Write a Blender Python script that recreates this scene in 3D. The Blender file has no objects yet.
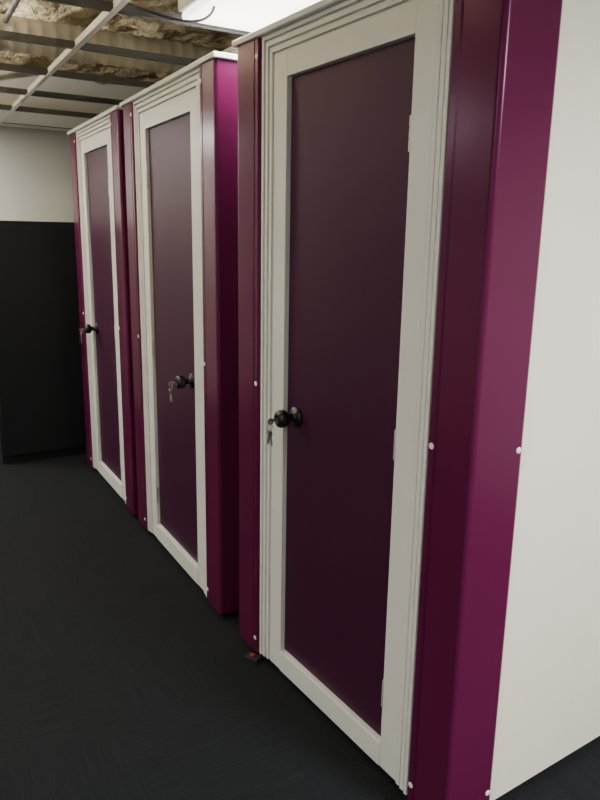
import bpy, bmesh, math, random
from mathutils import Matrix, Vector
from mathutils import noise as mn
random.seed(4)
S = bpy.context.scene

# ---------------------------------------------------------------- helpers
def mat(name, col, rough=0.5, metal=0.0, spec=0.5, noise=None, bump=None, emis=None, es=0, tint=None):
    m = bpy.data.materials.new(name); m.use_nodes = True
    nt = m.node_tree; b = nt.nodes['Principled BSDF']
    b.inputs['Base Color'].default_value = (*col, 1)
    b.inputs['Roughness'].default_value = rough
    b.inputs['Metallic'].default_value = metal
    b.inputs['Specular IOR Level'].default_value = spec
    if tint: b.inputs['Specular Tint'].default_value = (*tint, 1)
    tc = nt.nodes.new('ShaderNodeTexCoord')
    if noise:
        n = nt.nodes.new('ShaderNodeTexNoise'); n.inputs['Scale'].default_value = noise[0]
        n.inputs['Detail'].default_value = 6
        nt.links.new(tc.outputs['Object'], n.inputs['Vector'])
        r = nt.nodes.new('ShaderNodeValToRGB')
        r.color_ramp.elements[0].position = .3; r.color_ramp.elements[1].position = .7
        r.color_ramp.elements[0].color = (*[c*noise[1] for c in col], 1)
        r.color_ramp.elements[1].color = (*[min(1, c*noise[2]) for c in col], 1)
        nt.links.new(n.outputs['Fac'], r.inputs['Fac'])
        nt.links.new(r.outputs['Color'], b.inputs['Base Color'])
    if bump:
        n2 = nt.nodes.new('ShaderNodeTexNoise'); n2.inputs['Scale'].default_value = bump[0]
        n2.inputs['Detail'].default_value = 5
        nt.links.new(tc.outputs['Object'], n2.inputs['Vector'])
        bp = nt.nodes.new('ShaderNodeBump'); bp.inputs['Strength'].default_value = bump[1]
        bp.inputs['Distance'].default_value = bump[2]
        nt.links.new(n2.outputs['Fac'], bp.inputs['Height'])
        nt.links.new(bp.outputs['Normal'], b.inputs['Normal'])
    if emis:
        b.inputs['Emission Color'].default_value = (*emis, 1)
        b.inputs['Emission Strength'].default_value = es
    return m

M_PLUM = mat('plum_laminate', (0.045, 0.0100, 0.033), .42, spec=.15, noise=(3, .96, 1.03), bump=(300, .06, .001), tint=(.95, .72, 1.0))
M_POST = mat('plum_metal_trim', (0.088, 0.0080, 0.044), .25, spec=.22, noise=(2, .95, 1.05), bump=(220, .05, .001), tint=(1.0, .6, .95))
M_WHITE = mat('white_gloss_paint', (0.78, 0.785, 0.755), .38, noise=(4, .97, 1.02))
M_SIDE = mat('white_side_panel', (0.82, 0.80, 0.72), .55, noise=(3, .97, 1.02), bump=(60, .05, .001))
M_BLACK = mat('black_knob_plastic', (0.008, 0.008, 0.009), .28)
M_STEEL = mat('brushed_steel', (0.6, 0.6, 0.57), .35, metal=.5)
M_KEY = mat('key_steel', (0.35, 0.33, 0.3), .35, metal=.8)
M_SCREW = mat('white_screw_cap', (0.85, 0.83, 0.78), .4)
M_RED = mat('red_foot_pad', (0.22, 0.012, 0.012), .5)
M_RUB = mat('black_rubber', (0.012, 0.012, 0.012), .7)
M_CAB = mat('charcoal_cabinet_paint', (0.007, 0.009, 0.013), .5, spec=.3, noise=(5, .9, 1.1))
M_WALL = mat('painted_plaster_wall', (0.66, 0.645, 0.58), .8, noise=(1.5, .96, 1.03), bump=(90, .1, .002))
M_SKIRT = mat('dark_vinyl_skirting', (0.02, 0.02, 0.022), .5)
M_TILE = mat('mineral_fibre_ceiling_tile', (0.74, 0.73, 0.66), .9, noise=(60, .85, 1.05), bump=(150, .3, .003))
M_TEE = mat('ceiling_tee_grey', (0.055, 0.055, 0.052), .45, metal=.3)
M_TEEW = mat('ceiling_tee_white', (0.68, 0.68, 0.65), .45)
M_SLAB = mat('sprayed_fireproofing', (0.52, 0.43, 0.27), .95, noise=(9, .45, 1.25), bump=(16, 1.0, .05))
M_DUCT = mat('galvanised_duct', (0.5, 0.46, 0.36), .5, metal=.3, noise=(6, .8, 1.1))
M_PIPE = mat('dark_pipe', (0.05, 0.045, 0.04), .6)
LC = (1.0, .978, .91)
def troffer_mat(n, s):
    return mat(n, (.8, .8, .76), .4, emis=LC, es=s)

def carpet():
    m = bpy.data.materials.new('carpet_tiles'); m.use_nodes = True
    nt = m.node_tree; L = nt.links.new; b = nt.nodes['Principled BSDF']
    b.inputs['Roughness'].default_value = .95
    b.inputs['Specular IOR Level'].default_value = .10
    tc = nt.nodes.new('ShaderNodeTexCoord')
    ck = nt.nodes.new('ShaderNodeTexChecker'); ck.inputs['Scale'].default_value = 2.0
    L(tc.outputs['Object'], ck.inputs['Vector'])
    def streak(sx, sy):
        mp = nt.nodes.new('ShaderNodeMapping'); mp.inputs['Scale'].default_value = (sx, sy, 1)
        L(tc.outputs['Object'], mp.inputs['Vector'])
        n = nt.nodes.new('ShaderNodeTexNoise'); n.inputs['Scale'].default_value = 1; n.inputs['Detail'].default_value = 5
        L(mp.outputs['Vector'], n.inputs['Vector']); return n
    a, c = streak(5, 140), streak(140, 5)
    mx = nt.nodes.new('ShaderNodeMix'); mx.data_type = 'FLOAT'
    L(ck.outputs['Fac'], mx.inputs[0]); L(a.outputs['Fac'], mx.inputs[2]); L(c.outputs['Fac'], mx.inputs[3])
    sp = nt.nodes.new('ShaderNodeTexNoise'); sp.inputs['Scale'].default_value = 170; sp.inputs['Detail'].default_value = 3
    L(tc.outputs['Object'], sp.inputs['Vector'])
    m2 = nt.nodes.new('ShaderNodeMix'); m2.data_type = 'FLOAT'; m2.inputs[0].default_value = .55
    L(mx.outputs[0], m2.inputs[2]); L(sp.outputs['Fac'], m2.inputs[3])
    r = nt.nodes.new('ShaderNodeValToRGB')
    r.color_ramp.elements[0].position = .34; r.color_ramp.elements[0].color = (.0068, .0080, .0100, 1)
    r.color_ramp.elements[1].position = .68; r.color_ramp.elements[1].color = (.0180, .0200, .0240, 1)
    L(m2.outputs[0], r.inputs['Fac']); L(r.outputs['Color'], b.inputs['Base Color'])
    bp = nt.nodes.new('ShaderNodeBump'); bp.inputs['Strength'].default_value = .5; bp.inputs['Distance'].default_value = .004
    L(sp.outputs['Fac'], bp.inputs['Height']); L(bp.outputs['Normal'], b.inputs['Normal'])
    return m
M_CARPET = carpet()

def abox(bm, x0, x1, y0, y1, z0, z1):
    vs = [bm.verts.new(p) for p in ((x0,y0,z0),(x1,y0,z0),(x1,y1,z0),(x0,y1,z0),(x0,y0,z1),(x1,y0,z1),(x1,y1,z1),(x0,y1,z1))]
    for f in ((3,2,1,0),(4,5,6,7),(0,1,5,4),(1,2,6,5),(2,3,7,6),(3,0,4,7)):
        bm.faces.new([vs[i] for i in f])

def fin(name, bm, m, parent=None, bevel=0, loc=(0,0,0), rot=0, smooth=False):
    bmesh.ops.recalc_face_normals(bm, faces=bm.faces)
    me = bpy.data.meshes.new(name); bm.to_mesh(me); bm.free()
    me.materials.append(m)
    o = bpy.data.objects.new(name, me); S.collection.objects.link(o)
    o.location = loc; o.rotation_euler = (0, 0, rot)
    if parent: o.parent = parent
    if bevel:
        md = o.modifiers.new('bevel', 'BEVEL'); md.width = bevel; md.segments = 3; md.limit_method = 'ANGLE'
    if smooth:
        for p in me.polygons: p.use_smooth = True
    return o

def boxes(name, lst, m, parent=None, bevel=0):
    bm = bmesh.new()
    for b in lst: abox(bm, *b)
    return fin(name, bm, m, parent, bevel)

def lathe(bm, prof, M, n=28):
    rings = []
    for r, h in prof:
        if r < 1e-6: rings.append([bm.verts.new(M @ Vector((0,0,h)))])
        else: rings.append([bm.verts.new(M @ Vector((r*math.cos(2*math.pi*i/n), r*math.sin(2*math.pi*i/n), h))) for i in range(n)])
    for a, b in zip(rings, rings[1:]):
        for i in range(n):
            j = (i+1) % n
            if len(a) == 1 and len(b) == 1: continue
            if len(a) == 1: bm.faces.new((a[0], b[i], b[j]))
            elif len(b) == 1: bm.faces.new((a[i], a[j], b[0]))
            else: bm.faces.new((a[i], a[j], b[j], b[i]))

def extrude_profile(bm, pts, z0, z1):
    lo = [bm.verts.new((x, y, z0)) for x, y in pts]; hi = [bm.verts.new((x, y, z1)) for x, y in pts]
    n = len(pts)
    for i in range(n):
        j = (i+1) % n; bm.faces.new((lo[i], lo[j], hi[j], hi[i]))
    bm.faces.new(lo[::-1]); bm.faces.new(hi)

def curve(name, pts, r, m, parent=None):
    c = bpy.data.curves.new(name, 'CURVE'); c.dimensions = '3D'; c.bevel_depth = r; c.bevel_resolution = 4
    s = c.splines.new('NURBS'); s.points.add(len(pts)-1); s.order_u = min(4, len(pts)); s.use_endpoint_u = True
    for p, q in zip(s.points, pts): p.co = (*q, 1)
    c.materials.append(m)
    o = bpy.data.objects.new(name, c); S.collection.objects.link(o)
    if parent: o.parent = parent
    return o

def area(name, loc, sx, sy, power, parent=None, up=False, col=LC):
    l = bpy.data.lights.new(name, 'AREA'); l.shape = 'RECTANGLE'; l.size = sx; l.size_y = sy
    l.energy = power; l.color = col
    o = bpy.data.objects.new(name, l); S.collection.objects.link(o); o.location = loc
    if up: o.rotation_euler = (math.pi, 0, 0)
    if parent: o.parent = parent
    return o

# ---------------------------------------------------------------- booths
W, H, DEP = 1.13, 2.17, 1.05
PW, PS, ST = .155, .175, .13
ZB = .03

def L_post(bm, x, y, sx, sy, z0, z1, fw, sw, t=.020):
    r = .014; pts = [(fw, .010), (fw-.012, 0.0), (fw-.030, 0.0), (fw-.034, .003), (fw-.038, 0.0)]
    for k in range(9):
        a = math.radians(90*k/8)
        pts.append((r - r*math.sin(a), r - r*math.cos(a)))
    pts += [(0, sw-.008), (.004, sw), (t, sw), (t, t+.002), (fw, t+.002)]
    extrude_profile(bm, [(x+sx*px, y+sy*py) for px, py in pts], z0, z1)

def pod(name, loc, rot, knob_side, w=W, keys=True):
    root = bpy.data.objects.new(name, None); S.collection.objects.link(root)
    root.location = loc; root.rotation_euler = (0, 0, rot); root.empty_display_size = .2
    boxes('side_panels', [(.012, .040, .010, DEP-.010, ZB, H-.018), (w-.040, w-.012, .010, DEP-.010, ZB, H-.018),
                          (.040, w-.040, DEP-.040, DEP-.012, ZB, H-.018)], M_SIDE, root)
    boxes('roof_cap', [(-.012, w+.012, -.030, DEP+.012, H-.018, H)], M_WHITE, root, .003)
    boxes('base_plinth', [(.045, w-.045, .045, DEP-.045, ZB, ZB+.04)], M_RUB, root)
    bm = bmesh.new()
    z1 = H-.019
    L_post(bm, 0, -.020, 1, 1, ZB, z1, PW, PS); L_post(bm, w, -.020, -1, 1, ZB, z1, PW, PS)
    L_post(bm, 0, DEP, 1, -1, ZB, z1, PW, PS); L_post(bm, w, DEP, -1, -1, ZB, z1, PW, PS)
    fin('corner_posts', bm, M_POST, root)
    a, b = PW+.001, w-PW-.001
    lst = []
    steps = [(0, .012, -.014), (.012, .018, -.003), (.018, .032, -.011), (.032, .038, .000), (.038, .052, -.008), (.052, .057, 0.003), (.057, .130, -.003)]
    zt = H-.020
    for i0, i1, y in steps:
        lst += [(a+i0, a+i1, y, .045, ZB, zt-i0), (b-i1, b-i0, y, .045, ZB, zt-i0)]
        lst += [(a+i1, b-i1, y, .045, zt-i1, zt-i0)]
    boxes('door_frame', lst, M_WHITE, root, .0015)
    boxes('door_sill', [(a+ST, b-ST, -.006, .045, ZB, .108)], M_WHITE, root, .003)
    dl, dr = a+ST+.003, b-ST-.003
    boxes('door_leaf', [(dl, dr, .012, .044, .111, H-.020-ST-.003)], M_PLUM, root, .002)
    hx = dr+.002 if knob_side < 0 else dl-.002
    bm = bmesh.new()
    for hz in (.27, 1.02, 1.80):
        abox(bm, hx-.009, hx+.009, .004, .013, hz-.042, hz+.042)
        for k in range(3):
            lathe(bm, [(0, -.013), (.005, -.013), (.005, .013), (0, .013)],
                  Matrix.Translation((hx, .000, hz-.028+.028*k)), 12)
    fin('hinges', bm, M_STEEL, root, .0008)
    kx = dl+.055 if knob_side < 0 else dr-.055
    kz = .985 if knob_side < 0 else .95
    M = Matrix.Translation((kx, .012, kz)) @ Matrix.Rotation(math.radians(90), 4, 'X')
    bm = bmesh.new()
    lathe(bm, [(0,0),(.034,0),(.034,.005),(.031,.009),(.018,.012),(.013,.016),(.012,.032),(.016,.037),(.025,.042),(.029,.050),
               (.029,.062),(.026,.070),(.018,.075),(.010,.076),(.009,.073),(0,.073)], M, 32)
    fin('door_knob', bm, M_BLACK, root, smooth=True)
    if keys:
        bm = bmesh.new()
        ky = .012-.074
        abox(bm, kx-.0015, kx+.0015, ky-.026, ky+.004, kz-.004, kz+.004)
        MR = Matrix.Translation((kx, ky-.024, kz-.004)) @ Matrix.Rotation(math.radians(90), 4, 'Y')
        lathe(bm, [(.004,-.001),(.011,-.001),(.011,.001),(.004,.001),(.004,-.001)], MR, 20)
        prof = [(.013+.0012*math.cos(t*math.pi/4), .0012*math.sin(t*math.pi/4)) for t in range(9)]
        MR = Matrix.Translation((kx, ky-.026, kz-.024)) @ Matrix.Rotation(math.radians(70), 4, 'X')
        lathe(bm, prof, MR, 24)
        for dx, ang in ((-.004, 12), (.003, -10), (.006, 24)):
            MK = Matrix.Translation((kx+dx, ky-.026, kz-.036)) @ Matrix.Rotation(math.radians(ang), 4, 'Y')
            b2 = bmesh.new()
            abox(b2, -.0035, .0035, -.001, .001, -.045, -.012)
            abox(b2, .0035, .006, -.001, .001, -.042, -.036); abox(b2, .0035, .0055, -.001, .001, -.031, -.026)
            lathe(b2, [(.003,-.001),(.010,-.001),(.010,.001),(.003,.001),(.003,-.001)],
                  Matrix.Translation((0,0,-.006)) @ Matrix.Rotation(math.radians(90), 4, 'X'), 16)
            b2.transform(MK); me = bpy.data.meshes.new('t'); b2.to_mesh(me); b2.free(); bm.from_mesh(me); bpy.data.meshes.remove(me)
        fin('keys', bm, M_KEY, root)
    bm = bmesh.new()
    cap = [(0,.0030),(.0045,.0028),(.0075,.0016),(.0085,0)]
    for z in (.085, 1.06, 2.10):
        for x in (PW-.021, w-PW+.021):
            lathe(bm, cap, Matrix.Translation((x, -.020, z)) @ Matrix.Rotation(math.radians(90), 4, 'X'), 18)
        for x, an in ((0, -90), (w, 90)):
            lathe(bm, cap, Matrix.Translation((x, PS-.036, z)) @ Matrix.Rotation(math.radians(an), 4, 'Y'), 18)
    fin('screw_caps', bm, M_SCREW, root, smooth=True)
    bm = bmesh.new()
    for x in (.07, w-.07):
        for y in (.05, DEP-.08):
            lathe(bm, [(0,0),(.028,0),(.028,.008),(.008,.014),(.008,ZB+.002),(0,ZB+.002)], Matrix.Translation((x,y,0)), 20)
    fin('levelling_feet', bm, M_RUB, root)
    return root

p1 = pod('storage_booth', (-2.258, 1.060, 0), math.radians(3.6), -1)
p2 = pod('storage_booth', (-3.550, 1.055, 0), 0, +1)
p3 = pod('storage_booth', (-4.720, 1.055, 0), 0, -1, w=1.09)

root = bpy.data.objects.new('red_pad_foot', None); S.collection.objects.link(root)  # black foot with a red pad at the first booth's left corner
root.location = (-2.115, 1.035, 0); root.rotation_euler = (0, 0, .5)
bm = bmesh.new(); extrude_profile(bm, [(-.03,-.018),(.03,-.018),(.03,.018),(-.03,.018)], 0, .016)
fin('base_pad', bm, M_RUB, root, .002)
bm = bmesh.new(); lathe(bm, [(0,.016),(.010,.016),(.011,.020),(.008,.025),(0,.026)], Matrix.Identity(4), 20)
fin('red_cap', bm, M_RED, root, smooth=True)

# ---------------------------------------------------------------- room shell
X0, X1, Y0, Y1, ZS, ZC = -5.9, 2.6, -2.6, 3.2, 2.78, 2.32
boxes('floor', [(X0-.1, X1+.1, Y0-.1, Y1+.1, -.05, 0)], M_CARPET)
boxes('wall_back', [(X0-.1, X0, Y0-.1, Y1+.1, 0, ZS)], M_WALL)
boxes('wall_left', [(X0, X1, Y0-.1, Y0, 0, ZS)], M_WALL)
boxes('wall_right', [(X0, X1, Y1, Y1+.1, 0, ZS)], M_WALL)
boxes('wall_front', [(X1, X1+.1, Y0-.1, Y1+.1, 0, ZS)], M_WALL)
boxes('baseboard_back', [(X0, X0+.012, Y0, Y1, 0, .1)], M_SKIRT)
boxes('baseboard_left', [(X0+.012, X1-.012, Y0, Y0+.012, 0, .1)], M_SKIRT)
boxes('baseboard_right', [(X0+.012, X1-.012, Y1-.012, Y1, 0, .1)], M_SKIRT)
bm = bmesh.new(); abox(bm, X0-.1, X1+.1, Y0-.1, Y1+.1, ZS, ZS+.15)
slab = fin('ceiling_slab', bm, M_SLAB)
bm = bmesh.new()
nx, ny = 110, 80
g = {}
for i in range(nx+1):
    for j in range(ny+1):
        x = -5.85+4.2*i/nx; y = -1.4+3.6*j/ny
        z = ZS-.05+.045*mn.noise(Vector((x*3.5, y*3.5, 0)))+.045*mn.noise(Vector((x*9, y*9, 3)))+.02*mn.noise(Vector((x*22, y*22, 7)))
        g[i, j] = bm.verts.new((x, y, min(z, ZS-.001)))
for i in range(nx):
    for j in range(ny): bm.faces.new((g[i,j], g[i+1,j], g[i+1,j+1], g[i,j+1]))
fin('sprayed_coating', bm, M_SLAB, slab, smooth=True)

xs = [-2.7-.6*k for k in range(-8, 6)]; ys = [.77+.6*k for k in range(-5, 5)]
tees = []
for x in xs:
    if X0+.02 < x < X1-.02: tees += [(x-.010, x+.010, Y0, Y1, ZC, ZC+.003), (x-.001, x+.001, Y0, Y1, ZC+.003, ZC+.032)]
boxes('ceiling_cross_tees', tees, M_TEE)
tees = []
for y in ys:
    if Y0+.02 < y < Y1-.02: tees += [(X0, X1, y-.012, y+.012, ZC-.001, ZC+.002), (X0, X1, y-.001, y+.001, ZC+.002, ZC+.036)]
boxes('ceiling_main_runners', tees, M_TEEW)
tiles = []; troff = []
ex = sorted([x for x in xs if X0 < x < X1] + [X0, X1]); ey = sorted([y for y in ys if Y0 < y < Y1] + [Y0, Y1])
def is_open(cx, cy): return -5.1 < cx < -1.5 and -1.0 < cy < 2.0
TROFF = [(.6, 1.67, 130), (-3.6, -1.33, 30), (.0, -1.33, 50), (-5.4, -.1, 40)]  # entries after the first: unseen, added to brighten booth fronts and back wall
for a, b in zip(ex, ex[1:]):
    for c, d in zip(ey, ey[1:]):
        cx, cy = (a+b)/2, (c+d)/2
        if is_open(cx, cy): continue
        hit = None
        for t in TROFF:
            if a <= t[0] < b and c <= t[1] < d: hit = t
        if hit: troff.append((a, b, c, d, hit[2])); continue
        tiles.append((a+.004, b-.004, c+.004, d-.004, ZC+.004, ZC+.018))
boxes('ceiling', tiles, M_TILE)
M_DIFF = troffer_mat('troffer_diffuser', 4)
for a, b, c, d, s in troff:
    root = bpy.data.objects.new('ceiling_light_panel', None); S.collection.objects.link(root)
    boxes('housing', [(a+.013, b-.013, c+.013, d-.013, ZC+.03, ZC+.10)], M_TEEW, root)
    boxes('diffuser', [(a+.013, b-.013, c+.013, d-.013, ZC+.006, ZC+.028)], M_DIFF, root)
    area('panel_light', ((a+b)/2, (c+d)/2, ZC-.004), b-a-.06, d-c-.06, s, root)

root = bpy.data.objects.new('ceiling_light_panel', None); S.collection.objects.link(root)
boxes('housing', [(-2.68, -2.12, 1.00, 1.352, ZC+.03, ZC+.09)], M_TEEW, root, .01)
boxes('diffuser', [(-2.67, -2.13, 1.01, 1.342, ZC+.002, ZC+.031)], troffer_mat('small_diffuser', 3.5), root, .012)
area('panel_light', (-2.4, 1.17, ZC-.004), .5, .3, 20, root)

root = bpy.data.objects.new('ventilation_duct', None); S.collection.objects.link(root)
bm = bmesh.new()
MD = Matrix.Translation((-4.2, .5, 2.56)) @ Matrix.Rotation(math.radians(-90), 4, 'X')
prof = [(0,0)]
for k in range(31): prof += [(.085, k*.07), (.092, k*.07+.012), (.085, k*.07+.024)]
prof += [(0, 2.13)]
lathe(bm, prof, MD, 24); fin('flexible_duct', bm, M_DUCT, root, smooth=True)
curve('conduit_pipe', [(-5.8, .62, 2.60), (-1.8, .62, 2.60)], .014, M_PIPE)
curve('conduit_pipe', [(-4.8, -.5, 2.62), (-4.8, 2.6, 2.62)], .012, M_TEEW)
curve('hanging_cable', [(-2.9, .5, 2.64), (-2.85, .62, 2.42), (-2.7, .85, 2.36), (-2.62, 1.0, 2.29), (-2.45, 1.1, 2.30), (-2.3, .95, 2.42), (-2.2, .8, 2.6)], .005, M_RUB)
curve('hanging_cable', [(-4.2, .2, 2.60), (-3.7, .35, 2.37), (-3.2, .5, 2.50), (-2.9, .5, 2.64)], .006, M_RUB)
curve('hanging_cable', [(-3.4, .45, 2.66), (-3.25, .55, 2.38), (-3.0, .45, 2.40), (-2.9, .35, 2.66)], .005, M_TEEW)

M_FILL = troffer_mat('void_fill_glow', 3)
for xx, yy, pw in ((-2.7, 0.0, 60), (-4.4, 0.0, 90)):  # unseen fixtures added above the grid to brighten the ceiling void
    root = bpy.data.objects.new('added_void_uplight', None); S.collection.objects.link(root)
    root.location = (xx, yy, 2.368)
    boxes('channel', [(-.5, .5, -.04, .04, 0, .03)], M_TEEW, root, .004)
    bm = bmesh.new(); lathe(bm, [(0,0),(.011,0),(.011,.94),(0,.94)], Matrix.Translation((-.47,0,.042)) @ Matrix.Rotation(math.radians(90),4,'Y'), 16)
    fin('fill_tube', bm, M_FILL, root)
    boxes('hanger_wires', [(-.41, -.408, 0, .002, .03, .30), (.408, .41, 0, .002, .03, .30)], M_TEE, root)
    area('void_fill_light', (0, 0, .058), .94, .06, pw, root, up=True)

# charcoal cabinet at the end
root = bpy.data.objects.new('office_cabinet', None); S.collection.objects.link(root)
cx0, cx1, cy0, cy1, ch = -5.50, -4.97, .53, 1.73, 1.63
boxes('body', [(cx0, cx1-.02, cy0, cy1, .0, ch)], M_CAB, root, .004)
mid = (cy0+cy1)/2
boxes('doors', [(cx1-.019, cx1, cy0+.012, mid-.002, .06, ch-.03), (cx1-.019, cx1, mid+.002, cy1-.012, .06, ch-.03)], M_CAB, root, .002)
boxes('handles', [(cx1, cx1+.02, mid-.05, mid-.035, .8, .95), (cx1, cx1+.02, mid+.035, mid+.05, .8, .95)], M_BLACK, root, .003)

# ---------------------------------------------------------------- world + camera
w = bpy.data.worlds.new('dim_world'); S.world = w; w.use_nodes = True
w.node_tree.nodes['Background'].inputs[0].default_value = (.9, .92, 1, 1)
w.node_tree.nodes['Background'].inputs[1].default_value = .05

cam = bpy.data.cameras.new('camera'); co = bpy.data.objects.new('camera', cam); S.collection.objects.link(co)
cam.sensor_width = 36; cam.lens = 31.5; cam.clip_start = .02
p = math.radians(13); r = .0172
c, s = math.cos(p), math.sin(p)
F = Vector((-.8660*c, .5*c, -s)); R = Vector((.5, .8660, 0)); U = Vector((-.8660*s, .5*s, c))
cr = R*math.cos(r)+U*math.sin(r); cu = -R*math.sin(r)+U*math.cos(r)
m3 = Matrix((cr, cu, -F)).transposed()
co.matrix_world = Matrix.Translation((0, 0, 1.55)) @ m3.to_4x4()
S.camera = co
